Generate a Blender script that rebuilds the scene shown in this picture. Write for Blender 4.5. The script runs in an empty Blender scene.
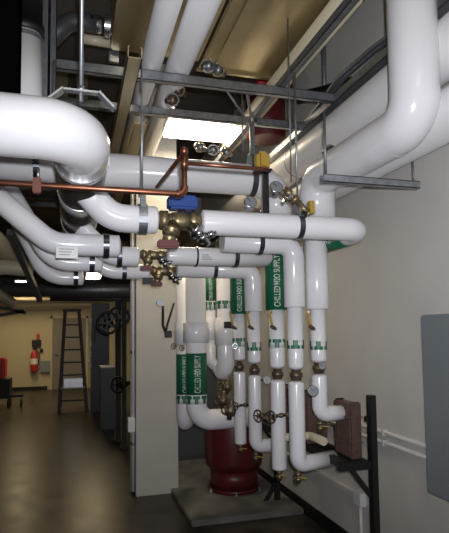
import bpy, bmesh, math, random
from mathutils import Vector, Matrix, Euler
random.seed(7)
R = math.radians
sc = bpy.context.scene
COL = sc.collection
# ------------------------------------------------------------------ camera
F = 520.0; W = 449; H = 533; CY = 294.8
cd = bpy.data.cameras.new('camera'); cam = bpy.data.objects.new('camera', cd); COL.objects.link(cam)
cd.sensor_fit = 'VERTICAL'; cd.sensor_height = 36; cd.sensor_width = 36; cd.lens = 36*F/H
cd.shift_y = (CY-H/2)/H; cd.clip_start = .02
CAM = Vector((0, 0, 1.6))
MR = Matrix.Rotation(R(-16.04), 3, 'Z') @ Matrix.Rotation(R(94), 3, 'X') @ Matrix.Rotation(R(-.7), 3, 'Z')
cam.matrix_world = Matrix.Translation(CAM) @ MR.to_4x4()
sc.camera = cam
def ray(px, py): return MR @ Vector(((px-W/2)/F, -(py-CY)/F, -1))
def at(px, py, Y):
    d = ray(px, py); return CAM + d*(Y/d.y)
def atX(px, py, X):
    d = ray(px, py); return CAM + d*(X/d.x)
def atZ(px, py, Z):
    d = ray(px, py); return CAM + d*((Z-1.6)/d.z)
# ------------------------------------------------------------------ materials
def mat(name, col, rough=.5, metal=0, noise=0, nscale=8, bump=0, bscale=60, emit=None, es=0, spec=.5, coat=0, rnoise=0):
    m = bpy.data.materials.new(name); m.use_nodes = True
    nt = m.node_tree; b = nt.nodes['Principled BSDF']
    b.inputs['Base Color'].default_value = (*col, 1); b.inputs['Roughness'].default_value = rough
    b.inputs['Metallic'].default_value = metal; b.inputs['Specular IOR Level'].default_value = spec
    b.inputs['Coat Weight'].default_value = coat
    tc = nt.nodes.new('ShaderNodeTexCoord')
    if noise or rnoise:
        n = nt.nodes.new('ShaderNodeTexNoise'); n.inputs['Scale'].default_value = nscale; n.inputs['Detail'].default_value = 6
        nt.links.new(tc.outputs['Object'], n.inputs['Vector'])
        if noise:
            r = nt.nodes.new('ShaderNodeValToRGB'); r.color_ramp.elements[0].position = .3; r.color_ramp.elements[1].position = .7
            r.color_ramp.elements[0].color = (*[c*(1-noise) for c in col], 1); r.color_ramp.elements[1].color = (*[min(1, c*(1+noise)) for c in col], 1)
            nt.links.new(n.outputs['Fac'], r.inputs['Fac']); nt.links.new(r.outputs['Color'], b.inputs['Base Color'])
        if rnoise:
            mr = nt.nodes.new('ShaderNodeMapRange'); mr.inputs['To Min'].default_value = max(.02, rough-rnoise); mr.inputs['To Max'].default_value = rough+rnoise
            nt.links.new(n.outputs['Fac'], mr.inputs['Value']); nt.links.new(mr.outputs['Result'], b.inputs['Roughness'])
    if bump:
        n2 = nt.nodes.new('ShaderNodeTexNoise'); n2.inputs['Scale'].default_value = bscale; n2.inputs['Detail'].default_value = 4
        nt.links.new(tc.outputs['Object'], n2.inputs['Vector'])
        bp = nt.nodes.new('ShaderNodeBump'); bp.inputs['Strength'].default_value = bump; bp.inputs['Distance'].default_value = .01
        nt.links.new(n2.outputs['Fac'], bp.inputs['Height']); nt.links.new(bp.outputs['Normal'], b.inputs['Normal'])
    if emit:
        b.inputs['Emission Color'].default_value = (*emit, 1); b.inputs['Emission Strength'].default_value = es
    return m
WHITE = mat('white_jacket', (.80, .79, .82), .2, bump=.08, bscale=9)
WHITE2 = mat('white_jacket_dull', (.70, .69, .70), .38, bump=.08, bscale=9)
CREAMP = mat('cream_jacket', (.62, .55, .40), .4)
ALU = mat('aluminium_cladding', (.62, .62, .63), .28, 1, bump=.35, bscale=18)
GALV = mat('galvanised_steel', (.36, .38, .41), .38, .85, noise=.2, nscale=30)
GALVD = mat('dull_galvanised_steel', (.22, .23, .25), .45, .7, noise=.2, nscale=30)
BAND = mat('band_steel', (.14, .15, .18), .25, .9)
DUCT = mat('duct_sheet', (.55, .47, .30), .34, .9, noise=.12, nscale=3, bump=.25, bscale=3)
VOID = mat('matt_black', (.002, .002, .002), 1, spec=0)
BLACK = mat('black_paint', (.007, .007, .008), .5)
DARK = mat('dark_grey_paint', (.045, .047, .05), .5, noise=.2)
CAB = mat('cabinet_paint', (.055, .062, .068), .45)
PANEL = mat('panel_grey_paint', (.20, .225, .24), .45, bump=.06, bscale=80)
BRASS = mat('brass', (.27, .215, .125), .42, .8, noise=.25, nscale=60)
BRONZE = mat('aged_bronze', (.19, .15, .11), .45, .8, noise=.3, nscale=60)
COPPER = mat('copper', (.23, .09, .055), .34, .85, noise=.25, nscale=14)
COPPERR = mat('red_coupling', (.12, .04, .03), .55, .3)
REDP = mat('red_tank_paint', (.10, .010, .013), .4, noise=.15)
RED = mat('red_paint', (.45, .03, .03), .4)
MAROON = mat('maroon_handle', (.11, .022, .02), .5)
GREEN = mat('green_vinyl', (.008, .13, .06), .4)
LWHITE = mat('label_white', (.75, .76, .74), .4)
YELLOW = mat('yellow_paint', (.42, .27, .04), .45)
BLUE = mat('blue_plastic', (.012, .055, .26), .45)
BROWN = mat('brown_plate_pack', (.115, .066, .055), .5, .2, noise=.25, nscale=30)
FIBRE = mat('ladder_fibreglass', (.035, .014, .010), .5)
CHROME = mat('chrome', (.5, .5, .52), .25, 1)
DIAL = mat('dial_face', (.20, .21, .22), .35)
GLOW = mat('lamp_tube', (1, .95, .85), .4, emit=(1, .93, .80), es=5)
CONC = mat('concrete_pad', (.15, .143, .13), .75, noise=.3, nscale=6, bump=.3)
WALLM = mat('wall_paint', (.58, .56, .53), .55, noise=.04, nscale=3, bump=.06, bscale=50)
WALLC = mat('cream_wall_paint', (.50, .44, .30), .6, noise=.05, nscale=2)
COLM = mat('column_paint', (.52, .50, .46), .6, noise=.05, nscale=4, bump=.08)
CEILM = mat('ceiling_soffit', (.10, .09, .08), .8, noise=.3, nscale=2)
FLOORM = mat('floor_sealed_concrete', (.045, .038, .031), .33, spec=.16, noise=.5, nscale=3.5, bump=.05, bscale=25, rnoise=.09)
DOORM = mat('door_paint', (.20, .18, .17), .5)
# ------------------------------------------------------------------ mesh helpers
def V(*a): return Vector(a)
def bm_box(a, b, bm=None, bev=0):
    bm = bm or bmesh.new()
    a = Vector(a); b = Vector(b); c = (a+b)/2; s = Vector([abs(b[i]-a[i]) for i in range(3)])
    r = bmesh.ops.create_cube(bm, size=1, matrix=Matrix.Translation(c) @ Matrix.Diagonal((*s, 1)))
    if bev:
        es = list({e for v in r['verts'] for e in v.link_edges})
        bmesh.ops.bevel(bm, geom=es, offset=bev, segments=2, affect='EDGES')
    return bm
def frame(d):
    d = d.normalized(); u = Vector((0, 0, 1)) if abs(d.z) < .9 else Vector((0, 1, 0))
    x = d.cross(u).normalized(); y = x.cross(d).normalized(); return x, y
def bm_bar(p, q, w, h, bm=None, up=None):
    """square section bar from p to q"""
    bm = bm or bmesh.new(); p = Vector(p); q = Vector(q); d = (q-p).normalized()
    if up is None: x, y = frame(d)
    else: x = d.cross(Vector(up)).normalized(); y = x.cross(d).normalized()
    vs = []
    for c in (p, q):
        for sx, sy in ((-1, -1), (1, -1), (1, 1), (-1, 1)): vs.append(bm.verts.new(c + x*sx*w/2 + y*sy*h/2))
    for f in ((0, 1, 2, 3), (7, 6, 5, 4), (0, 4, 5, 1), (1, 5, 6, 2), (2, 6, 7, 3), (3, 7, 4, 0)): bm.faces.new([vs[i] for i in f])
    return bm
def bm_channel(p, q, w, h, bm=None, up=(0, 0, 1), t=.004):
    """slotted strut channel: U section with returned lips"""
    bm = bm or bmesh.new(); p = Vector(p); q = Vector(q); d = (q-p).normalized(); x = d.cross(Vector(up)).normalized(); y = x.cross(d).normalized()
    a = w/2; b = h/2
    for (x0, x1, y0, y1) in ((-a, a, -b, -b+t), (-a, -a+t, -b, b), (a-t, a, -b, b), (-a, -a+.009, b-t, b), (a-.009, a, b-t, b)):
        vs = []
        for c in (p, q):
            for xx, yy in ((x0, y0), (x1, y0), (x1, y1), (x0, y1)): vs.append(bm.verts.new(c+x*xx+y*yy))
        for f in ((0, 1, 2, 3), (7, 6, 5, 4), (0, 4, 5, 1), (1, 5, 6, 2), (2, 6, 7, 3), (3, 7, 4, 0)): bm.faces.new([vs[i] for i in f])
    return bm
def path(pts, fil):
    pts = [Vector(p) for p in pts]
    if len(pts) < 3: return pts
    out = [pts[0]]
    for i in range(1, len(pts)-1):
        a, b, c = pts[i-1], pts[i], pts[i+1]
        u = (a-b).normalized(); v = (c-b).normalized(); ang = u.angle(v)
        if ang > 3.1: out.append(b); continue
        la = (a-b).length*(1 if i == 1 else .5); lc = (c-b).length*(1 if i == len(pts)-2 else .5)
        t = min(fil/math.tan(ang/2), la*.98, lc*.98); r = t*math.tan(ang/2)
        cen = b+(u+v).normalized()*(r/math.sin(ang/2)); s = b+u*t; e = b+v*t
        s0 = s-cen; e0 = e-cen; tot = s0.angle(e0); n = max(3, int(tot/R(9))); ax = s0.cross(e0).normalized()
        for k in range(n+1): out.append(cen+Matrix.Rotation(tot*k/n, 3, ax) @ s0)
    out.append(pts[-1]); return out
def rings(bm, cen, rad, seg, c0='flat', c1='flat'):
    T = []
    n = len(cen)
    for i in range(n):
        if i == 0: t = cen[1]-cen[0]
        elif i == n-1: t = cen[-1]-cen[-2]
        else: t = (cen[i]-cen[i-1]).normalized()+(cen[i+1]-cen[i]).normalized()
        T.append(t.normalized())
    x, _ = frame(T[0]); R_ = []
    for i in range(n):
        x = (x-T[i]*x.dot(T[i])).normalized(); y = T[i].cross(x)
        R_.append([bm.verts.new(cen[i]+(x*math.cos(2*math.pi*k/seg)+y*math.sin(2*math.pi*k/seg))*rad[i]) for k in range(seg)])
    for i in range(n-1):
        for k in range(seg):
            f = bm.faces.new((R_[i][k], R_[i][(k+1) % seg], R_[i+1][(k+1) % seg], R_[i+1][k])); f.smooth = True
    bm.faces.new(list(reversed(R_[0]))); bm.faces.new(R_[-1])
def tube(pts, r, fil=.1, bm=None, seg=24, cap=('flat', 'flat'), dome=.6):
    bm = bm or bmesh.new(); c = path(pts, fil); n = len(c)
    rr = [r]*n
    def addcap(c, rr, r):
        d = (c[-1]-c[-2]).normalized(); e = c[-1]; hh = r*dome
        base = e-d*hh
        c[-1] = base
        for k in range(1, 7):
            a = k/6*math.pi/2*.985; c.append(base+d*hh*math.sin(a)); rr.append(r*math.cos(a)+.0005)
    if cap[1] == 'round': addcap(c, rr, r)
    if cap[0] == 'round':
        c.reverse(); rr.reverse(); addcap(c, rr, r); c.reverse(); rr.reverse()
    rings(bm, c, rr, seg); return bm
def lathe(p, d, prof, bm=None, seg=20):
    """prof: list of (distance along d, radius)"""
    bm = bm or bmesh.new(); p = Vector(p); d = Vector(d).normalized(); x, y = frame(d); R_ = []
    for (h, r) in prof:
        r = max(r, .0004); R_.append([bm.verts.new(p+d*h+(x*math.cos(2*math.pi*k/seg)+y*math.sin(2*math.pi*k/seg))*r) for k in range(seg)])
    for i in range(len(R_)-1):
        for k in range(seg):
            f = bm.faces.new((R_[i][k], R_[i][(k+1) % seg], R_[i+1][(k+1) % seg], R_[i+1][k])); f.smooth = True
    bm.faces.new(list(reversed(R_[0]))); bm.faces.new(R_[-1]); return bm
def ring(c, d, R0, w, t, bm=None, seg=32):
    """flat band of width w, thickness t hugging radius R0"""
    bm = bm or bmesh.new(); c = Vector(c); d = Vector(d).normalized(); x, y = frame(d); Q = []
    for (h, r) in ((-w/2, R0), (w/2, R0), (w/2, R0+t), (-w/2, R0+t)):
        Q.append([bm.verts.new(c+d*h+(x*math.cos(2*math.pi*k/seg)+y*math.sin(2*math.pi*k/seg))*r) for k in range(seg)])
    for i in range(4):
        j = (i+1) % 4
        for k in range(seg): bm.faces.new((Q[i][k], Q[i][(k+1) % seg], Q[j][(k+1) % seg], Q[j][k]))
    return bm
def torus(c, d, Rr, r, bm=None, seg=28, m=8):
    bm = bm or bmesh.new(); c = Vector(c); d = Vector(d).normalized(); x, y = frame(d); Q = []
    for k in range(seg):
        a = 2*math.pi*k/seg; u = x*math.cos(a)+y*math.sin(a)
        Q.append([bm.verts.new(c+u*(Rr+r*math.cos(2*math.pi*j/m))+d*r*math.sin(2*math.pi*j/m)) for j in range(m)])
    for k in range(seg):
        for j in range(m):
            f = bm.faces.new((Q[k][j], Q[(k+1) % seg][j], Q[(k+1) % seg][(j+1) % m], Q[k][(j+1) % m])); f.smooth = True
    return bm
def link(name, bm, m, origin):
    bmesh.ops.recalc_face_normals(bm, faces=bm.faces)
    me = bpy.data.meshes.new(name); bmesh.ops.translate(bm, verts=bm.verts, vec=-Vector(origin)); bm.to_mesh(me); bm.free(); me.materials.append(m)
    o = bpy.data.objects.new(name, me); COL.objects.link(o); return o
class Thing:
    def __init__(s, name, label, cat, loc, group=None):
        s.loc = Vector(loc); s.e = bpy.data.objects.new(name, None); s.e.empty_display_size = .05; COL.objects.link(s.e)
        s.e.location = s.loc; s.e['label'] = label; s.e['category'] = cat
        if group: s.e['group'] = group
    def part(s, name, bm, m, parent=None, label=None):
        o = link(name, bm, m, s.loc); o.parent = parent or s.e
        if label: o['label'] = label
        return o
def single(name, bm, m, label, cat, group=None, origin=None, kind=None):
    if origin is None:
        n = len(bm.verts); zs = min(v.co.z for v in bm.verts); c = sum((v.co for v in bm.verts), Vector())/n; origin = Vector((c.x, c.y, zs))
    o = link(name, bm, m, origin); o.location = origin; o['label'] = label; o['category'] = cat
    if group: o['group'] = group
    if kind: o['kind'] = kind
    return o
def struct(name, bm, m, parent=None):
    o = link(name, bm, m, (0, 0, 0))
    if parent: o.parent = parent
    else: o['kind'] = 'structure'
    return o
def hexnut(p, d, r, L, bm=None): return lathe(p, d, [(0, r), (L, r)], bm, seg=6)
# flat shapes wrapped on a cylinder.  axis point c, axis d (unit), front = unit vector towards the reader
def wrapped(bm2, c, d, front, rad, bm=None):
    """bm2 holds 2D verts: x runs along d, y runs round the pipe"""
    d = Vector(d).normalized(); f = Vector(front); f = (f-d*f.dot(d)).normalized(); side = f.cross(d)
    for v in bm2.verts:
        a = v.co.y/rad; v.co = Vector(c)+d*v.co.x+(f*math.cos(a)+side*math.sin(a))*(rad)
    return bm2
def text_bm(s, size):
    cu = bpy.data.curves.new('t', 'FONT'); cu.body = s; cu.size = size; cu.align_x = 'LEFT'; cu.align_y = 'CENTER'; cu.offset = 0
    o = bpy.data.objects.new('t', cu); COL.objects.link(o); bpy.context.view_layer.update()
    me = bpy.data.meshes.new_from_object(o.evaluated_get(bpy.context.evaluated_depsgraph_get()))
    bm = bmesh.new(); bm.from_mesh(me); bpy.data.objects.remove(o); return bm
def green_label(t, c, d, L, rad, parent, text='CHILLED H2O SUPPLY', seams=True):
    """green vinyl wrap with the white writing running up it"""
    d = Vector(d).normalized(); c = Vector(c)
    lab = t.part('pipe_label', lathe(c, d, [(0, rad+.002), (L, rad+.002)], seg=32), GREEN, parent, 'green vinyl label wrapped round the pipe')
    fr = (CAM-c); size = rad*.85
    tb = text_bm(text, size); w = max(v.co.x for v in tb.verts); k = (L*.9)/w
    for v in tb.verts: v.co.x = v.co.x*k+L*.05
    # keep letters proud of the wrap
    side_off = -rad*.15
    for v in tb.verts: v.co.y += side_off
    wrapped(tb, c, d, fr, rad+.0045)
    t.part('label_text', tb, LWHITE, lab)
def arrow_band(t, c, d, L, rad, parent, n=5, flip=False):
    """white tape with a row of green arrows round the pipe"""
    d = Vector(d).normalized(); c = Vector(c)
    bd = t.part('arrow_band', lathe(c, d, [(0, rad+.002), (L, rad+.002)], seg=32), LWHITE, parent, 'white tape with green flow arrows')
    bm = bmesh.new(); per = 2*math.pi*(rad+.004)/n
    for k in range(n):
        y = k*per; s = -1 if flip else 1; m = L/2
        def q(a): bm.faces.new([bm.verts.new((m+s*x*L, y+yy*per, 0)) for x, yy in a])
        q(((.10, -.42), (.5, -.42), (.5, .42), (.10, .42))); q(((-.5, -.22), (.10, -.22), (.10, .22), (-.5, .22)))
    bmesh.ops.subdivide_edges(bm, edges=bm.edges, cuts=3, use_grid_fill=True)
    wrapped(bm, c, d, CAM-c, rad+.0045)
    t.part('flow_arrows', bm, GREEN, bd)
# ------------------------------------------------------------------ room shell
XR = 1.95; XL = -4.2; YB = 15.8; YN = -2.5; ZC = 4.4
struct('floor', bm_box((XL-.2, YN-.2, -.1), (XR+.2, YB+.2, 0)), FLOORM)
struct('ceiling', bm_box((XL-.2, YN-.2, ZC), (XR+.2, YB+.2, ZC+.1)), CEILM)
struct('wall_right', bm_box((XR, YN-.2, 0), (XR+.2, YB+.2, ZC)), WALLM)
struct('wall_left', bm_box((XL-.2, YN-.2, 0), (XL, YB+.2, ZC)), WALLC)
struct('wall_far', bm_box((XL, YB, 0), (XR, YB+.2, ZC)), WALLC)
struct('wall_near', bm_box((XL, YN-.2, 0), (XR, YN, ZC)), WALLM)
struct('baseboard_right', bm_box((XR-.012, YN, 0), (XR, YB, .11)), BLACK)
struct('baseboard_far', bm_box((XL, YB-.015, 0), (-.75, YB, .10)), BLACK)
p0 = at(52, 388, YB); p1 = at(86, 318, YB)
d1 = struct('door_1', bm_box((p0.x, YB-.05, 0), (p1.x, YB, 2.03)), DOORM)
fr = bmesh.new(); bm_box((p0.x-.06, YB-.07, 0), (p0.x, YB, 2.09), fr); bm_box((p1.x, YB-.07, 0), (p1.x+.06, YB, 2.09), fr); bm_box((p0.x-.06, YB-.07, 2.03), (p1.x+.06, YB, 2.09), fr)
struct('door_frame', fr, WALLC, d1)
struct('door_handle', lathe((p0.x+.12, YB-.05, 1.0), (0, -1, 0), [(0, .02), (.03, .02), (.031, .035), (.06, .035), (.065, .01)]), CHROME, d1)
# column
ca = atZ(136, 497, 0); cb = atZ(178, 494, 0)
cx0, cx1, cy0 = ca.x, ca.x+.42, ca.y
single('column', bm_box((cx0, cy0, 0), (cx1, cy0+.36, ZC), bev=.006), COLM, 'square cream painted column standing on the floor in the middle', 'column')
# conduits on the left side of the column
for i, (dy, r, lab) in enumerate(((.05, .016, 'thin pale conduit running down the column side, nearest of three'), (.13, .018, 'thin pale conduit running down the column side, middle of three'), (.22, .014, 'thin pale conduit running down the column side, farthest of three'))):
    t = Thing('conduit', lab, 'conduit', (cx0-r-.006, cy0+dy, 0), 'conduits on the column side')
    t.part('tube', lathe((cx0-r-.006, cy0+dy, .02 if i else .04), (0, 0, 1), [(0, r), (3.2, r)]), WHITE2)
    if i == 0: t.part('junction_box', bm_box((cx0-.075, cy0+.01, .62), (cx0-.006, cy0+.1, .76), bev=.006), WHITE2)
    for z in (.5, 1.4, 2.2): t.part('strap', ring((cx0-r-.006, cy0+dy, z), (0, 0, 1), r, .03, .004), GALV)
# concrete pad
pad = atZ(180, 499, .05)
single('equipment_pad', bm_box((pad.x-.02, atZ(195, 521, .05).y, 0), (XR-.02, 7.2, .05), bev=.008), CONC, 'low concrete pad under the red tank beside the column', 'concrete pad')
# ------------------------------------------------------------------ hangers
def hanger(c, ax, r, ztop, label, w=.035, rod=True, group='pipe hangers', m=BAND, drop=.0):
    c = Vector(c); t = Thing('pipe_hanger', label, 'pipe hanger', c, group)
    t.part('band', ring(c, ax, r+.001, w, .006), m)
    if rod:
        s = Vector(ax).normalized().cross(Vector((0, 0, 1))).normalized(); rr = r+.006
        y = bmesh.new(); top = c+V(0, 0, rr+.07)
        for k in (-1, 1):
            bm_bar(c+s*k*rr*.75+V(0, 0, rr*.66), top+s*k*.022, .03, .006, y, up=s)
        bm_bar(top-s*.03, top+s*.03, .035, .008, y); t.part('yoke', y, GALV)
        t.part('rod', lathe(top, (0, 0, 1), [(0, .006), (max(.1, ztop-top.z), .006)], seg=10), GALV)
        t.part('nut', hexnut(top+V(0, 0, .004), (0, 0, 1), .013, .012), GALV)
    return t
# ------------------------------------------------------------------ big main at the upper left
zb = at(60, 130, 2.05).z; rb = .116; xb = .022
t = Thing('insulated_main_pipe', 'huge white insulated pipe at upper left, elbowing back into silver cladding', 'pipe', (xb, 2.05, zb))
j = t.part('jacket', tube([(-2.6, 2.05, zb), (xb, 2.05, zb), (xb, 2.36, zb)], rb, .17, seg=48), WHITE)
t.part('cladding', tube([(xb, 2.361, zb), (xb, 7.5, zb)], rb+.003, .1, seg=48), ALU, label='crinkled silver metal cladding')
for yy in (2.37, 2.9, 3.7): t.part('cladding_band', ring((xb, yy, zb), (0, 1, 0), rb+.003, .02, .004), CHROME)
# clevis over the main
t = Thing('clevis_hanger', 'wide steel clevis hanger holding up the huge white pipe', 'pipe hanger', (at(83, 103, 2.05).x, 2.05, zb))
hx = at(81, 103, 2.05).x; y = bmesh.new(); zt = zb+rb+.045
bm_bar((hx-.07, 2.05, zt), (hx+.07, 2.05, zt), .03, .008, y); bm_bar((hx-.068, 2.05, zt), (hx-.125, 2.05, zb+rb*.93), .05, .008, y, up=(-.5, 0, 1)); bm_bar((hx+.068, 2.05, zt), (hx+.125, 2.05, zb+rb*.90), .05, .008, y, up=(.5, 0, 1))
t.part('yoke', y, GALV); t.part('rod', lathe((hx, 2.05, zt), (0, 0, 1), [(-.04, .0085), (ZC-zt, .0085)], seg=10), GALV); t.part('nut', hexnut((hx, 2.05, zt), (0, 0, 1), .016, .02), GALV)
# ------------------------------------------------------------------ upper horizontal pipe (long, dropping at the right)
YT = 3.43; rt = .112; pl = at(110, 171, YT); pr = at(274, 181, YT); zt_ = (pl.z+pr.z)/2
xt = at(277, 250, YT).x
t = Thing('insulated_pipe', 'long thick white insulated pipe behind the copper line, highest of the crossing pipes', 'pipe', (pl.x, YT, zt_))
t.part('jacket', tube([(-2.8, YT, zt_), (xt, YT, zt_), (xt, YT, zt_-.26)], rt*.98, .16, seg=40), WHITE)
hanger((at(251, 170, YT).x, YT, zt_), (1, 0, 0), rt, 3.1, 'dark steel hanger near the right end of the highest crossing pipe', w=.04)
hanger((at(37, 170, YT).x, YT, zt_), (1, 0, 0), rt, 3.1, 'steel hanger on the highest crossing pipe at far left, above the copper line', w=.035)
# ------------------------------------------------------------------ helper: pipe through picture points at given depth
def P(*a): return [at(*q) for q in a]
def level(pts):  # keep consecutive equal-height points exactly level
    return pts
# H1 front pipe
Y1 = 2.7; z1 = (at(210, 222, Y1).z+at(350, 230, Y1).z)/2; r1 = .0675
x0 = at(200, 222, Y1).x; xe = at(371, 230, Y1).x-r1
t = Thing('insulated_pipe', 'white insulated pipe nearest the camera, from the brass valve to a rounded elbow at right', 'pipe', (x0, Y1, z1))
j = t.part('jacket', tube([(x0, Y1, z1), (xe, Y1, z1), (xe, 3.3, z1)], r1, .10, seg=40, cap=('round', 'flat'), dome=.25), WHITE)
green_label(t, (xe, 2.86, z1), (0, 1, 0), .34, r1, j)
XH1 = xe
# left feeder of H1 (tees off the main)
xa = at(159, 222, Y1).x; xk = at(112, 222, Y1).x
t = Thing('insulated_branch_pipe', 'white insulated elbow pipe branching off the silver clad pipe above the copper line', 'pipe', (xa, Y1, z1), 'branches off the big main')
t.part('jacket', tube([(.02, Y1, z1+(xk-.02)*1.02), (xk, Y1, z1), (xa, Y1, z1)], .072, .17, seg=40, cap=('flat', 'round'), dome=.3), WHITE)
hanger((at(142, 222, Y1).x, Y1, z1), (1, 0, 0), .074, 3.1, 'bright steel clevis hanger just left of the upper brass valve', w=.045, m=GALV)
hanger((at(298, 222, Y1).x, Y1, z1), (1, 0, 0), r1, 3.1, 'dark steel band hanger on the nearest white pipe beside the dial gauges', w=.03)
# L2
def feeder(label, pts, r, clamp=None, clabel='', fil=.2, ztop=3.1, capr='round', name='insulated_pipe', m=WHITE):
    pts = [Vector(p) for p in pts]
    t = Thing(name, label, 'pipe', pts[-1])
    t.part('jacket', tube(pts, r, fil, seg=36, cap=('flat', capr), dome=.3), m)
    if clamp is not None: hanger((clamp, pts[-1].y, pts[-1].z), (1, 0, 0), r, ztop, clabel, w=.033, rod=ztop > 0)
    return t
def bent(xr, xk, yk, Y, xl, yl):
    """points: far left high, knee, right end (level)"""
    k = at(xk, yk, Y); e = at(xr, yk, Y); l = at(xl, yl, Y)
    return [(l.x, Y, l.z), (k.x, Y, k.z), (e.x, Y, k.z)]
feeder('white insulated pipe sloping down from the left edge just below the copper line', bent(121, 52, 244, 3.0, -60, 150), .062, at(106, 244, 3.0).x, 'dark band on the sloping white pipe under the copper line', ztop=0)
feeder('white insulated pipe bending down from the left, carrying a white tag', bent(103, 52, 262, 3.5, 8, 188), .058, at(92, 262, 3.5).x, 'dark band right of the small white tag', ztop=0)
feeder('thin white insulated pipe lowest of those bending down from the left', bent(84, 47, 277, 4.15, 10, 205), .060, at(76, 277, 4.15).x, 'black band on the lowest pipe bending down from the left', ztop=0)
k = at(108, 256, 3.4); e = at(140, 256, 3.4)
feeder('white insulated elbow feeding the lower brass valve', [(.03, 3.4, k.z+(k.x-.03)), (k.x, 3.4, k.z), (e.x, 3.4, k.z)], .064, at(119, 256, 3.4).x, 'dark band on the elbow left of the lower brass valve', ztop=0, name='insulated_branch_pipe')
k = at(106, 271, 3.9); e = at(150, 271, 3.9)
feeder('small white insulated elbow above the column top left', [(.03, 3.9, k.z+(k.x-.03)), (k.x, 3.9, k.z), (e.x, 3.9, k.z)], .058, at(124, 271, 3.9).x, 'dark band on the small elbow above the column', ztop=0, name='insulated_branch_pipe')
# white tag on pipe
tg = at(67, 252.5, 2.88)
t = Thing('pipe_tag', 'small white rectangular tag on the second pipe bending from the left', 'tag', tg)
t.part('plate', bm_box(tg+V(-.055, -.03, -.035), tg+V(.055, -.026, .025)), LWHITE)
bm = bmesh.new()
for k in range(3): bm_box(tg+V(-.04, -.032, .012-k*.015), tg+V(.035-.01*k, -.0305, .015-k*.015), bm)
t.part('printed_lines', bm, DARK); t.part('bracket', bm_box(tg+V(-.05, -.026, .0), tg+V(-.03, .06, .006)), GALV)
# ------------------------------------------------------------------ risers
def riser(label, px, Y, r, y_top, y_upper_end, ru, y_neck, y_union, y_bot, rl, elbow=None, lab=None, band=None, supply=None, top_link=None, bx=None):
    """two piece insulated riser. heights by picture rows at its own depth"""
    X = at(px, 370, Y).x; z = lambda yy: at(px, yy, Y).z
    t = Thing('insulated_riser', label, 'pipe', (X, Y, z(y_bot)))
    up = [V(X, Y, z(y_upper_end)), V(X, Y, z(y_top))]
    if top_link: up = [V(X, Y, z(y_upper_end)), V(X, Y, top_link[1]), V(top_link[0], top_link[2] if len(top_link) > 2 else Y, top_link[1])]
    u = t.part('upper_jacket', tube(up, ru, .09, seg=36, cap=('round', 'flat'), dome=.12), WHITE)
    m = t.part('middle_jacket', tube([(X, Y, z(y_upper_end)+.01), (X, Y, z(y_neck))], r, seg=32, cap=('flat', 'round'), dome=.55), WHITE)
    zu = z(y_union); un = lathe((X, Y, zu-.055), (0, 0, 1), [(0, .018), (.02, .018), (.021, .034), (.04, .034), (.041, .042), (.07, .042), (.071, .032), (.09, .032), (.091, .018), (.11, .018)], seg=12)
    t.part('union', un, BRONZE, label='dark bronze pipe union')
    zl = z(y_union)-.035
    pts = [V(X, Y, zl), V(X, Y, z(y_bot)+(0 if not elbow else rl))]
    if elbow: pts += [V(elbow[0], elbow[1] if len(elbow) > 1 else Y, z(y_bot)+rl)]
    t.part('lower_jacket', tube(pts, rl, rl*1.05, seg=32, cap=('round', 'flat' if elbow else 'round'), dome=.45), WHITE)
    zd = z(y_bot)
    d = t.part('drain_valve', lathe((X, Y, zd+.02), (0, 0, -1), [(0, .012), (.02, .012), (.021, .02), (.035, .02), (.036, .013), (.05, .013), (.051, .024), (.066, .024), (.068, .014), (.085, .016)], seg=12), BRASS, label='brass drain valve under the riser')
    t.part('lever', bm_bar(V(X, Y-.02, zd-.022), V(X+.045, Y-.03, zd-.03), .012, .006), YELLOW, d)
    if supply: green_label(t, (X, Y, z(supply[1])), (0, 0, 1), z(supply[0])-z(supply[1]), ru, u)
    if band: arrow_band(t, (X, Y, z(band+4.5)), (0, 0, 1), z(band-4)-z(band+4.5), r, m, flip=elbow is not None)
    return t, X, z
zt4 = at(296, 244, 3.1).z
xB = 1.57
V4, X4, Z4 = riser('white insulated riser front right of the pair ending in a bend to the brown exchanger', 296, 3.12, .051, 240, 308, .068, 370, 375, 473, .051, elbow=(1.66, 3.2), band=344, top_link=(at(222, 243, 3.12).x, zt4))
V3, X3, Z3 = riser('white insulated riser with large green supply label, left of the front pair', 277.5, 3.43, .055, 215, 309, .074, 369, 374, 471, .052, band=343, supply=(254, 310))
V2, X2, Z2 = riser('white insulated riser right of the thin green labelled one, bending right at its foot', 254.5, 3.9, .053, 262, 312, .070, 364, 370, 453, .052, elbow=(1.56,), band=346, top_link=(at(176, 271, 3.9).x, at(250, 270, 3.9).z))
V1, X1, Z1 = riser('thin white insulated riser with narrow green supply label, leftmost of the valved risers', 239.5, 4.2, .050, 262, 314, .069, 361, 367, 445, .050, band=342, supply=(270, 314))
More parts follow.
